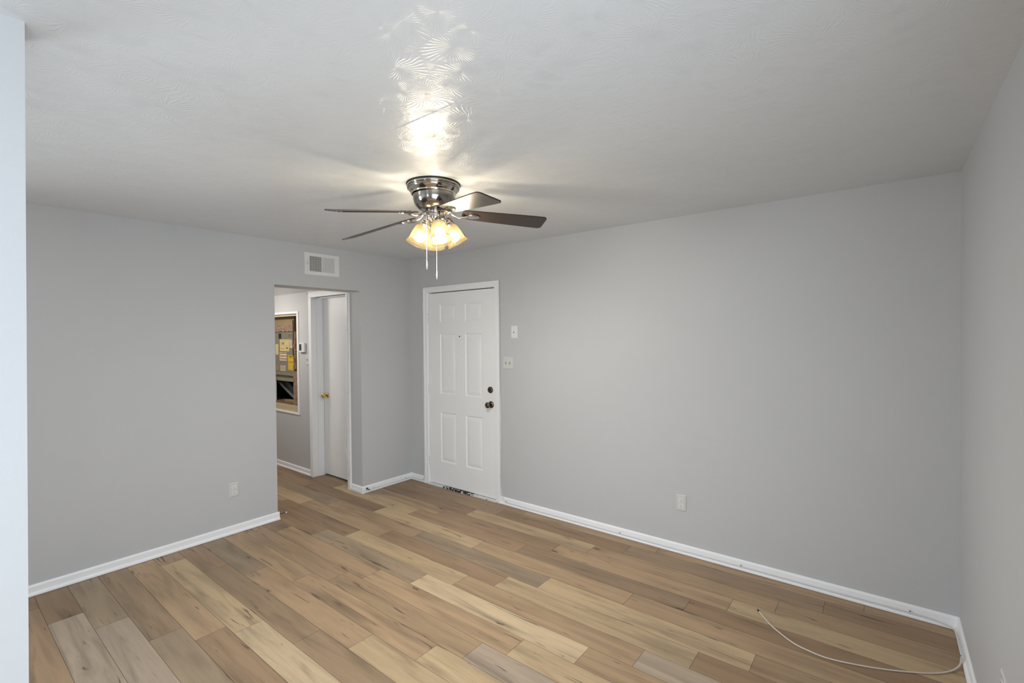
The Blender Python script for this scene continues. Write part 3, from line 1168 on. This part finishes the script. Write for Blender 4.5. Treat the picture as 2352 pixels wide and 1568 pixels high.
ragged('insulation', True, -2.45, -1.530, 1.664, 1.736, 30, 1)
ragged('insulation', True, -2.45, -1.530, 1.822, 1.885, 30, 2, 'oldwood')
ragged('insulation', False, 0.735, 1.175, -1.555, -1.470, 26, 3)
ragged('insulation', False, 1.175, 1.840, -1.548, -1.512, 26, 4, 'oldwood', 0.016)
ragged('insulation', False, 1.20, 1.66, -1.508, -1.490, 18, 5, 'insul', 0.010)
q = MB().tube([(-1.530 - ox, -0.022, 1.36 - oz), (-1.540 - ox, -0.024, 1.50 - oz), (-1.520 - ox, -0.024, 1.62 - oz), (-1.525 - ox, -0.026, 1.80 - oz)], 0.004, 8)
q.build('wire', M['black'], ah)


def sticker(name, mat, x0, x1, z0, z1, label=None, rot=0.0):
    return part(name, mat, x0, x1, AY - 0.0012, AY - 0.0002, z0, z1, 0.0, label=label)


def ink(parent, mat, x0, x1, z0, z1):
    return part('printing', mat, x0, x1, AY - 0.0018, AY - 0.0012, z0, z1, parent=parent)


st = sticker('sticker', 'cream', -1.913, -1.674, 1.417, 1.566, 'large faded cream label')
for a, b, c, d in ((-1.86, -1.80, 1.500, 1.530), (-1.875, -1.81, 1.446, 1.452), (-1.745, -1.708, 1.447, 1.468), (-1.76, -1.705, 1.482, 1.487), (-1.87, -1.72, 1.548, 1.551)):
    ink(st, 'brown_ink', a, b, c, d) if (b - a) < 0.045 else part('printing', 'board', a, b, AY - 0.0018, AY - 0.0012, c, d, parent=st)
st = sticker('sticker', 'white_paper', -1.664, -1.566, 1.462, 1.563, 'small label with red-brown bars')
for zc in (1.555, 1.534, 1.511):
    ink(st, 'brown_ink', -1.645, -1.575, zc - 0.004, zc + 0.003)
part('printing', 'board', -1.664, -1.575, AY - 0.0018, AY - 0.0012, 1.484, 1.491, parent=st)
sticker('sticker', 'cream', -2.03, -1.952, 1.370, 1.505, 'narrow cream label')
st = sticker('sticker', 'white_paper', -1.922, -1.741, 1.297, 1.402, 'white label with three red bars')
ink(st, 'red_ink', -1.883, -1.746, 1.387, 1.396)
ink(st, 'red_ink', -1.918, -1.744, 1.350, 1.359)
ink(st, 'red_ink', -1.918, -1.744, 1.314, 1.323)
ink(st, 'black_ink', -1.914, -1.896, 1.378, 1.392)
for zc in (1.375, 1.370, 1.338, 1.333, 1.305):
    part('printing', 'cream', -1.905, -1.760, AY - 0.0018, AY - 0.0012, zc - 0.001, zc + 0.001, parent=st)
yl = sticker('sticker', 'yellow', -1.707, -1.572, 1.184, 1.369, 'yellow caution label')
ink(yl, 'black_ink', -1.690, -1.584, 1.281, 1.286)
for zc in (1.322, 1.315, 1.307, 1.268, 1.260, 1.252, 1.240, 1.232, 1.220, 1.212, 1.204):
    part('printing', 'cream', -1.685, -1.590, AY - 0.0018, AY - 0.0012, zc - 0.0008, zc + 0.0008, parent=yl)
part('printing', 'black_ink', -1.643, -1.632, AY - 0.0018, AY - 0.0012, 1.330, 1.339, parent=yl)
st = sticker('sticker', 'white_paper', -1.908, -1.774, 1.168, 1.242, 'white label with black bars')
for zc in (1.236, 1.2135, 1.190):
    ink(st, 'black_ink', -1.902, -1.784, zc - 0.0032, zc + 0.0032)
sticker('sticker', 'board', -2.03, -1.943, 1.170, 1.225, 'tan label')
# two lines of faded hand marking
rnd = random.Random(9)
for row, (z0_, z1_) in enumerate(((1.612, 1.630), (1.588, 1.602))):
    xk = -1.699
    while xk < -1.585:
        part('hand_marking', 'faint_ink', xk, xk + 0.006, AY - 0.0008, AY - 0.0002, z0_ + rnd.random() * 0.004, z1_ - rnd.random() * 0.004)
        part('hand_marking', 'faint_ink', xk, xk + 0.013, AY - 0.0008, AY - 0.0002, z0_ + 0.007, z0_ + 0.0105)
        xk += 0.020


def text_mesh(body, size, mat, parent, loc, rot, extrude=0.0003, name='lettering', bold=0.0):
    cu = bpy.data.curves.new(name, 'FONT')
    cu.body = body
    cu.size = size
    cu.extrude = extrude
    cu.offset = bold
    cu.align_x = 'CENTER'
    cu.align_y = 'CENTER'
    tmp = bpy.data.objects.new(name + '_curve', cu)
    C.objects.link(tmp)
    dg = bpy.context.evaluated_depsgraph_get()
    me = bpy.data.meshes.new_from_object(tmp.evaluated_get(dg))
    bpy.data.objects.remove(tmp, do_unlink=True)
    me.materials.clear()
    me.materials.append(mat)
    o = bpy.data.objects.new(name, me)
    C.objects.link(o)
    o.parent = parent
    o.location = loc
    o.rotation_euler = rot
    return o


text_mesh('CAUTION', 0.0215, M['black_ink'], yl, (-1.6375 - ox, -0.0016, 1.3505 - oz), (PI / 2, 0, 0), bold=0.0007)

# ------------------------------------------------------------------ cable stapled round the room
YC = -0.0215
cab = []
cab += [(3.599, -0.462, 0.0045), (3.648, -0.530, 0.0045), (3.705, -0.594, 0.0045), (3.795, -0.665, 0.0045), (3.868, -0.690, 0.0045), (3.947, -0.697, 0.0045), (4.05, -0.672, 0.0045),
        (4.181, -0.620, 0.0045), (4.324, -0.538, 0.0045), (4.400, -0.470, 0.006), (4.444, -0.400, 0.012), (4.456, -0.350, 0.027),
        (4.460, -0.300, 0.030), (4.460, -0.150, 0.026), (4.452, -0.055, 0.024), (4.415, -0.028, 0.024), (4.278, YC, 0.030), (3.9, YC, 0.029), (3.409, YC, 0.0295), (2.9, YC, 0.027), (2.531, YC, 0.027),
        (2.0, YC, 0.027), (1.6, YC, 0.027), (1.42, YC, 0.029), (1.372, YC, 0.034), (1.340, -0.018, 0.075), (1.318, -0.012, 0.135), (1.3125, -0.010, 0.26), (1.316, -0.008, 0.5), (1.322, -0.008, 0.75),
        (1.316, -0.009, 0.98), (1.3085, -0.010, 1.15), (1.3085, -0.010, 1.5), (1.3085, -0.010, 1.8), (1.3085, -0.010, 2.06), (1.306, -0.010, 2.105), (1.285, -0.008, 2.121), (1.177, -0.006, 2.121), (0.78, -0.006, 2.120),
        (0.38, -0.006, 2.120), (0.262, -0.007, 2.118), (0.2395, -0.008, 2.09), (0.2375, -0.008, 1.977), (0.228, -0.008, 1.93), (0.2345, -0.008, 1.75), (0.238, -0.008, 1.5), (0.229, -0.008, 1.25), (0.221, -0.008, 1.03),
        (0.229, -0.008, 0.75), (0.234, -0.009, 0.45), (0.2345, -0.011, 0.2), (0.232, -0.016, 0.06), (0.215, -0.0245, 0.028), (0.12, -0.0245, 0.025), (0.045, -0.026, 0.027), (0.026, -0.045, 0.027),
        (0.0245, -0.1, 0.027), (0.0245, -0.3, 0.025), (0.0245, -0.525, 0.025), (0.0245, YH + 0.005, 0.025), (0.020, YH - 0.022, 0.025), (0.0, YH - 0.0245, 0.025), (-0.10, YH - 0.0245, 0.022), (-0.165, YH - 0.026, 0.024),
        (-0.192, YH - 0.027, 0.04), (-0.202, YH - 0.0215, 0.10), (-0.206, YH - 0.0215, 0.16), (-0.206, YH - 0.024, 0.29), (-0.240, YH - 0.030, 0.40), (-0.262, YH - 0.032, 0.51), (-0.235, YH - 0.030, 0.70), (-0.206, YH - 0.024, 0.85),
        (-0.202, YH - 0.0215, 1.01), (-0.200, YH - 0.0215, 1.4), (-0.200, YH - 0.0215, 1.665), (-0.200, YH - 0.0215, 2.00), (-0.215, YH - 0.020, 2.070), (-0.30, YH - 0.020, 2.092), (-0.7, YH - 0.0195, 2.102),
        (-0.96, YH - 0.018, 2.100), (-1.03, YH - 0.006, 2.098), (-1.30, YH - 0.004, 2.100), (-1.75, YH - 0.004, 2.106), (-2.4, YH - 0.004, 2.104), (-3.09, YH - 0.004, 2.104)]
cp = smooth_path(cab, 6)
co = MB().tube(cp[:70], 0.0036, 10)
co_root = root('coaxial_cable', (3.599, -0.462, 0.0), 0, 'white coaxial cable looping over the floor then stapled along the baseboards and door trim', 'cable')
TI = Matrix.Translation((-3.599, 0.462, 0))
co.build('loose_end', M['cable'], co_root, label='loose yellowed length on the floor', T=TI)
MB().tube(cp[69:], 0.0034, 8).build('painted_run', M['painted_cable'], co_root, T=TI)
d0 = (Vector(cab[0]) - Vector(cab[1])).normalized()
Tq = TI @ Matrix.Translation(Vector(cab[0])) @ d0.to_track_quat('Z', 'Y').to_matrix().to_4x4()
MB().lathe([(0, -0.012), (0.0044, -0.012), (0.0046, 0.006), (0.0028, 0.008), (0, 0.008)], 14, Tq, cap=False).build('connector', M['black'], co_root, label='black plug end')
MB().tube([TI @ (Vector(cab[0]) + d0 * 0.008), TI @ (Vector(cab[0]) + d0 * 0.018)], 0.0006, 6).build('centre_pin', M['steel'], co_root)

# cable clips: white saddle with a dark nail
protoclip = None


def clip(loc, rotz, label, off=(0, 0.0065), nail_first=True):
    """off: nail offset from the cable axis in the wall plane (right, up)"""
    global protoclip
    if protoclip is None:
        r_ = root('cable_clip', (0, 0, 0), 0, label, 'cable clip', 'nailed cable clips')
        b_ = MB()
        b_.tube([(-0.0045, -0.002, -0.0045), (-0.0045, -0.0045, -0.002), (-0.0045, -0.0055, 0.0), (-0.0045, -0.0045, 0.004), (-0.0045, -0.002, 0.0065)], 0.0016, 8)
        b_.box(-0.0045, 0.0045, -0.0068, 0.001, -0.0048, 0.0050, 0.0015)
        b_.box(-0.0040, 0.0040, -0.0062, 0.001, 0.0050, 0.0125, 0.0012)
        b_.build('saddle', M['painted_cable'], r_)
        MB().lathe([(0, 0.0095), (0.0026, 0.0088), (0.0030, 0.0075), (0.0012, 0.0074), (0.0012, 0.004)], 12,
                   Matrix.Translation((0, 0, 0.0088)) @ Matrix.Rotation(PI / 2, 4, 'X'), cap=False).build('nail', M['black'], r_)
        protoclip = r_
        c_ = r_
    else:
        c_ = protoclip.copy()
        C.objects.link(c_)
        for ch in protoclip.children:
            d_ = ch.copy()
            C.objects.link(d_)
            d_.parent = c_
    c_.location = loc
    c_['label'] = label
    ang = math.atan2(-off[0], off[1])
    c_.rotation_euler = (0, -ang, rotz)
    return c_


UP, DN, LF, RT = (0, 1), (0, -1), (-1, 0), (1, 0)
yw = -0.0165
for x, z, of, y_, lab in (
        (1.386, 0.031, UP, yw, 'cable clip on the back baseboard, closest to the entry door frame'),
        (2.531, 0.027, UP, yw, 'cable clip on the back baseboard, below and left of the wall outlet'),
        (3.409, 0.029, UP, yw, 'cable clip on the back baseboard, between the outlet and the right corner'),
        (4.278, 0.030, UP, yw, 'cable clip on the back baseboard, nearest the right corner'),
        (1.3085, 2.060, LF, -0.006, 'cable clip at the top of the right casing of the entry door'),
        (1.3085, 1.152, LF, -0.006, 'cable clip on the right casing of the entry door, just above knob height'),
        (1.3125, 0.257, LF, -0.006, 'cable clip low on the right casing of the entry door'),
        (1.177, 2.121, UP, -0.002, 'cable clip above the entry door frame, at its right end'),
        (0.380, 2.120, UP, -0.002, 'cable clip above the entry door frame, at its left end'),
        (0.2375, 1.977, LF, -0.002, 'cable clip high on the left casing of the entry door'),
        (0.221, 1.030, LF, -0.002, 'cable clip halfway up the left casing of the entry door'),
        (0.222, 0.028, UP, -0.017, 'cable clip on the baseboard stub left of the entry door')):
    clip((x, y_, z), 0, lab, of)
clip((0.0175, -0.097, 0.025), PI / 2, 'cable clip on the side baseboard beside the far corner', UP)
clip((0.0175, -0.515, 0.025), PI / 2, 'cable clip on the side baseboard next to the door stop', UP)
clip((4.464, -0.343, 0.028), -PI / 2, 'cable clip on the right wall baseboard where the loose cable starts', UP)
for z, lab in ((1.665, 'cable clip high on the hall door casing'), (1.010, 'cable clip at knob height on the hall door casing'),
               (0.162, 'cable clip low on the hall door casing'), (0.040, 'cable clip at the foot of the hall door casing')):
    clip((-0.2015 if z > 0.5 else -0.205, YH - 0.018, z), 0, lab, LF)
clip((-1.750, YH + 0.001, 2.106), 0, 'cable clip under the hall ceiling, far left end', DN)
clip((-1.030, YH - 0.001, 2.099), 0, 'cable clip under the hall ceiling beside the door casing', DN)


# spring door stops
def door_stop(loc, vec, label, length):
    r_ = root('door_stop', loc, 0, label, 'door stop')
    v = Vector(vec).normalized()
    T = v.to_track_quat('Z', 'Y').to_matrix().to_4x4()
    MB().lathe([(0, 0), (0.0115, 0), (0.0115, 0.003), (0.008, 0.006), (0.006, 0.010), (0, 0.010)], 20, T, cap=False).build('base', M['bronze'], r_)
    b_ = MB()
    n = 90
    pts_ = []
    for i in range(n):
        t_i = i / (n - 1)
        a = t_i * 2 * PI * 11
        rr = 0.0042 - 0.0012 * t_i
        pts_.append(T @ Vector((rr * math.cos(a), rr * math.sin(a), 0.008 + t_i * (length - 0.018))))
    b_.tube(pts_, 0.0009, 5)
    b_.tube([T @ Vector((0, 0, 0.008)), T @ Vector((0, 0, length - 0.010))], 0.0026, 8)
    b_.build('spring', M['darksteel'], r_)
    MB().lathe([(0, length - 0.012), (0.0058, length - 0.012), (0.0066, length - 0.006), (0.0058, length), (0, length + 0.001)], 16, T, cap=False).build('tip', M['plastic2'], r_)
    return r_


door_stop((0.011, -0.588, 0.040), (0.97, -0.05, -0.02), 'dark spring door stop on the side baseboard by the opening corner', 0.080)
door_stop((-0.006, OY0 + 0.012, 0.042), (0.05, 1, -0.02), 'thin spring door stop with white tip poking from the left side of the opening', 0.070)

# ------------------------------------------------------------------ ceiling fan
FAN = Vector((2.183, -1.623, HC))
fan = root('ceiling_fan', FAN, 0, 'brushed nickel hugger ceiling fan with dark walnut blades and lit amber glass shades', 'ceiling fan')
nrm = Vector((-0.019, -0.065, 1)).normalized()
TILT = Vector((0, 0, 1)).rotation_difference(nrm).to_matrix().to_4x4()

MB().lathe([(0.10, 0), (0.1490, 0), (0.1490, -0.007), (0.10, -0.007)], 72, cap=False).build('gasket', M['black'], fan)
MB().lathe([(0.10, -0.006), (0.1460, -0.006), (0.1465, -0.008), (0.1465, -0.018), (0.1450, -0.020), (0.1415, -0.0205), (0.1415, -0.0225), (0.1440, -0.0235), (0.1440, -0.028), (0.1415, -0.030)], 72, cap=False).build('mounting_ring', M['nickel'], fan)
MB().lathe([(0.1400, -0.0290), (0.1385, -0.0330), (0.1330, -0.0410), (0.1260, -0.0490), (0.1225, -0.0520), (0.1235, -0.0535), (0.1235, -0.0570), (0.1215, -0.0585), (0.1175, -0.0590)], 72, cap=False).build('canopy_band', M['chrome'], fan)
# screws on the ring
T0 = Matrix.Rotation(math.radians(-95), 4, 'Z')
for da in (-97, -88):
    a = math.radians(da)
    p_ = Vector((0.1465 * math.cos(a), 0.1465 * math.sin(a), -0.0135))
    Tm = Matrix.Translation(p_) @ Vector((math.cos(a), math.sin(a), 0)).to_track_quat('Z', 'Y').to_matrix().to_4x4()
    MB().lathe([(0, 0.0016), (0.0026, 0.0013), (0.0034, 0)], 12, Tm, cap=False).build('screw', M['bronze'], fan)
a = math.radians(-51.7 + 26)
text_mesh('Hunter', 0.0115, M['steelbright'], fan, (0.1337 * math.cos(a), 0.1337 * math.sin(a), -0.0425), (math.radians(90 + 33), 0, a + PI / 2), name='maker_mark')

MB().lathe([(0.1180, -0.0560), (0.1180, -0.0640), (0.1172, -0.0800), (0.1140, -0.0950), (0.1080, -0.1100), (0.0990, -0.1230), (0.0870, -0.1340), (0.0740, -0.1410), (0.0560, -0.1440), (0, -0.1440)], 72, cap=False).build('motor_housing', M['nickel'], fan, T=TILT)
MB().lathe([(0, -0.1440), (0.0520, -0.1440), (0.0530, -0.1460), (0.0530, -0.1600), (0.0515, -0.1620), (0.0480, -0.1625), (0.0480, -0.1650)], 60, cap=True).build('flywheel', M['chrome'], fan, T=TILT)
MB().lathe([(0, -0.1645), (0.0570, -0.1645), (0.0585, -0.1665), (0.0585, -0.1960), (0.0565, -0.1990), (0.0480, -0.2030), (0.0340, -0.2080), (0.0300, -0.2200), (0.0240, -0.2260), (0, -0.2280)], 60, cap=False).build('switch_housing', M['chrome'], fan, T=TILT)
MB().lathe([(0, -0.226), (0.010, -0.2275), (0.0125, -0.232), (0.009, -0.237), (0.0045, -0.239), (0.0060, -0.243), (0.0045, -0.2475), (0, -0.249)], 24, cap=False).build('finial', M['brass'], fan, T=TILT)

# blades and blade irons
RB, WB, PT, PH = 0.638, 0.136, -0.2534, -0.355
# the blades sag outwards: -0.165 at the root, -0.223 at the tip
DROOP = Matrix.Translation((0, 0, -0.150)) @ Matrix.Rotation(math.atan(0.115), 4, 'Y')


def blade(k):
    az = PH + k * 2 * PI / 5
    T = TILT @ Matrix.Rotation(az, 4, 'Z') @ DROOP @ Matrix.Rotation(PT, 4, 'X')
    outline = []
    # root (narrow, rounded) to tip (wide, corners eased)
    r0_, r1_, w0, w1 = 0.150, RB, 0.096, WB

    def hw(x):
        t_i = max(0, min(1, (x - r0_) / 0.42))
        return (w0 + (w1 - w0) * (t_i ** 0.8)) / 2
    xs = [r0_ + 0.016 + (r1_ - 0.022 - r0_ - 0.016) * i / 22 for i in range(23)]
    low = [(x, -hw(x)) for x in xs]
    rc_ = 0.022
    tipc = [(r1_ - rc_ + rc_ * math.sin(a_), -hw(r1_) + rc_ - rc_ * math.cos(a_)) for a_ in [PI / 2 * i / 6 for i in range(1, 7)]]
    tipd = [(r1_ - 0.008 - rc_ + (rc_ + 0.004) * math.cos(a_), hw(r1_) - rc_ + rc_ * math.sin(a_)) for a_ in [PI / 2 * i / 6 for i in range(0, 6)]]
    up_ = [(x, hw(x)) for x in reversed(xs)]
    rt = [(r0_ + 0.016 - 0.016 * math.sin(a_), hw(r0_ + 0.016) * math.cos(a_)) for a_ in [PI * i / 10 for i in range(1, 10)]]
    outline = low + tipc + tipd + up_ + rt
    b_ = MB()
    b_.prism(outline, 2, -0.003, 0.003)
    uvl = b_.bm.loops.layers.uv.new('blade')
    for f in b_.bm.faces:
        for lp in f.loops:
            lp[uvl].uv = (lp.vert.co.x + k * 3.1, lp.vert.co.y)
    return b_.build('blade', M['blade'], fan, T=T)


def iron(k):
    az = PH + k * 2 * PI / 5
    T = TILT @ Matrix.Rotation(az, 4, 'Z')
    b_ = MB()
    prof = smooth_path([(0.040, 0, -0.155), (0.066, 0, -0.157), (0.088, 0.002, -0.165), (0.110, 0.003, -0.180), (0.132, 0.003, -0.188), (0.156, 0.002, -0.186), (0.182, 0, -0.183)], 5)
    n_ = len(prof)
    rad = [0.0185 - 0.0080 * math.sin(PI * min(1, i / (n_ * 0.75))) for i in range(n_)]
    b_.tube([T @ p_ for p_ in prof], rad, 14, flat=0.36)
    ir = b_.build('blade_iron', M['chrome'], fan)
    # oval plate hugging the underside of the blade
    Tb = T @ DROOP @ Matrix.Rotation(PT, 4, 'X')
    q_ = MB()
    ov = []
    for i in range(36):
        a_ = 2 * PI * i / 36
        ov.append((0.206 + 0.044 * math.cos(a_), 0.026 * math.sin(a_) * (1.0 - 0.15 * math.cos(a_))))
    q_.prism(ov, 2, -0.0090, -0.0032)
    ov2 = [(0.206 + (x - 0.206) * 0.74, y * 0.68) for x, y in ov]
    q_.prism(ov2, 2, -0.0112, -0.0089)
    q_.build('mounting_plate', M['chrome'], ir, T=Tb)
    q_ = MB()
    for x, y in ((0.180, 0.0), (0.222, 0.014), (0.222, -0.014)):
        q_.lathe([(0, 0.0065), (0.003, 0.006), (0.0048, 0.0045), (0.0048, 0.0030)], 12, Matrix.Translation((x, y, 0)), cap=False)
    q_.build('screw', M['bronze'], ir, T=Tb)


for k in range(5):
    blade(k)
    iron(k)

# light kit: four sockets, shades and bulbs
SHP = [(0.0280, 0.0), (0.0350, 0.005), (0.0415, 0.015), (0.0458, 0.030), (0.0488, 0.048), (0.0510, 0.068), (0.0525, 0.086), (0.0532, 0.094), (0.0552, 0.097), (0.0550, 0.101), (0.0580, 0.104), (0.0585, 0.108), (0.0615, 0.111), (0.0620, 0.116)]
inner = [(r_ - 0.0022, z_) for r_, z_ in reversed(SHP)]
SHADE_AZ = [-33.7, 56.3, 146.3, 236.3]
for az in SHADE_AZ:
    a = math.radians(az)
    e = Vector((math.cos(a), math.sin(a), 0))
    N = e * 0.067 + Vector((0, 0, -0.226))
    O = e * 0.119 + Vector((0, 0, -0.332))
    ax = (O - N).normalized()
    T = TILT @ Matrix.Translation(N) @ ax.to_track_quat('Z', 'Y').to_matrix().to_4x4()
    MB().tube([TILT @ (e * 0.040 + Vector((0, 0, -0.188))), TILT @ (e * 0.052 + Vector((0, 0, -0.198))), TILT @ (N - ax * 0.016)], [0.012, 0.013, 0.016], 16).build('lamp_arm', M['chrome'], fan)
    MB().lathe([(0, -0.026), (0.016, -0.026), (0.022, -0.021), (0.0245, -0.012), (0.0250, -0.007), (0.0325, -0.004), (0.0335, 0.002), (0.0325, 0.0035), (0.028, 0.003), (0.026, 0.012), (0, 0.012)], 36, T, cap=False).build('socket_cap', M['chrome'], fan)
    MB().lathe(SHP + [(0.0604, 0.1178)] + inner, 48, T, cap=False).build('lamp_shade', M['shade'], fan, label='lit amber frosted glass bell shade')
    MB().lathe([(0.0, 0.040), (0.0165, 0.0405), (0.021, 0.046), (0.0268, 0.054), (0.0300, 0.068), (0.0285, 0.082), (0.0215, 0.093), (0.011, 0.099), (0, 0.1005)], 28, T, cap=False).build('light_bulb', M['bulb'], fan, label='glowing white bulb')
    MB().lathe([(0, 0.012), (0.013, 0.012), (0.0135, 0.030), (0.0165, 0.0400), (0, 0.0402)], 24, T, cap=False).build('bulb_base', M['plastic'], fan)
    ld = bpy.data.lights.new('bulb_light', 'POINT')
    ld.energy = LAMP_W
    ld.color = BULB_COL
    ld.shadow_soft_size = 0.022
    lo = bpy.data.objects.new('bulb_light', ld)
    C.objects.link(lo)
    lo.location = FAN + (T @ Vector((0, 0, 0.078)))


def chain(x, y, z0, z1, bead=0.0017):
    b_ = MB()
    b_.tube([(x, y, z0), (x, y, z1)], 0.0008, 6)
    z = z0
    while z > z1:
        b_.lathe([(0, z + bead), (bead * 0.8, z + bead * 0.5), (bead, z), (bead * 0.8, z - bead * 0.5), (0, z - bead)], 8, Matrix.Translation((x, y, 0)), cap=False)
        z -= 0.0044
    c_ = b_.build('pull_chain', M['steelbright'], fan)
    MB().lathe([(0, z1 + 0.002), (0.0022, z1), (0.0030, z1 - 0.006), (0.0046, z1 - 0.016), (0.0040, z1 - 0.026), (0.0022, z1 - 0.036), (0.0030, z1 - 0.040), (0.0016, z1 - 0.044), (0, z1 - 0.045)], 14, Matrix.Translation((x, y, 0)), cap=False).build('pendant', M['steelbright'], c_)


chain(0.004, -0.058, -0.185, -0.436)
chain(0.014, 0.006, -0.226, -0.485)

# ------------------------------------------------------------------ hall ceiling lamp, out of view round the corner
hl = root('hall_lamp', (-1.62, -1.36, ZH), 0, 'round frosted flush lamp on the hall ceiling, hidden behind the left wall', 'ceiling lamp')
MB().lathe([(0, 0), (0.13, 0), (0.13, -0.018), (0.12, -0.02), (0, -0.02)], 40, cap=False).build('base', M['nickel'], hl)
MB().lathe([(0.118, -0.020), (0.115, -0.05), (0.09, -0.080), (0.05, -0.095), (0, -0.10)], 40, cap=False).build('lamp_shade', M['white_emit'], hl)
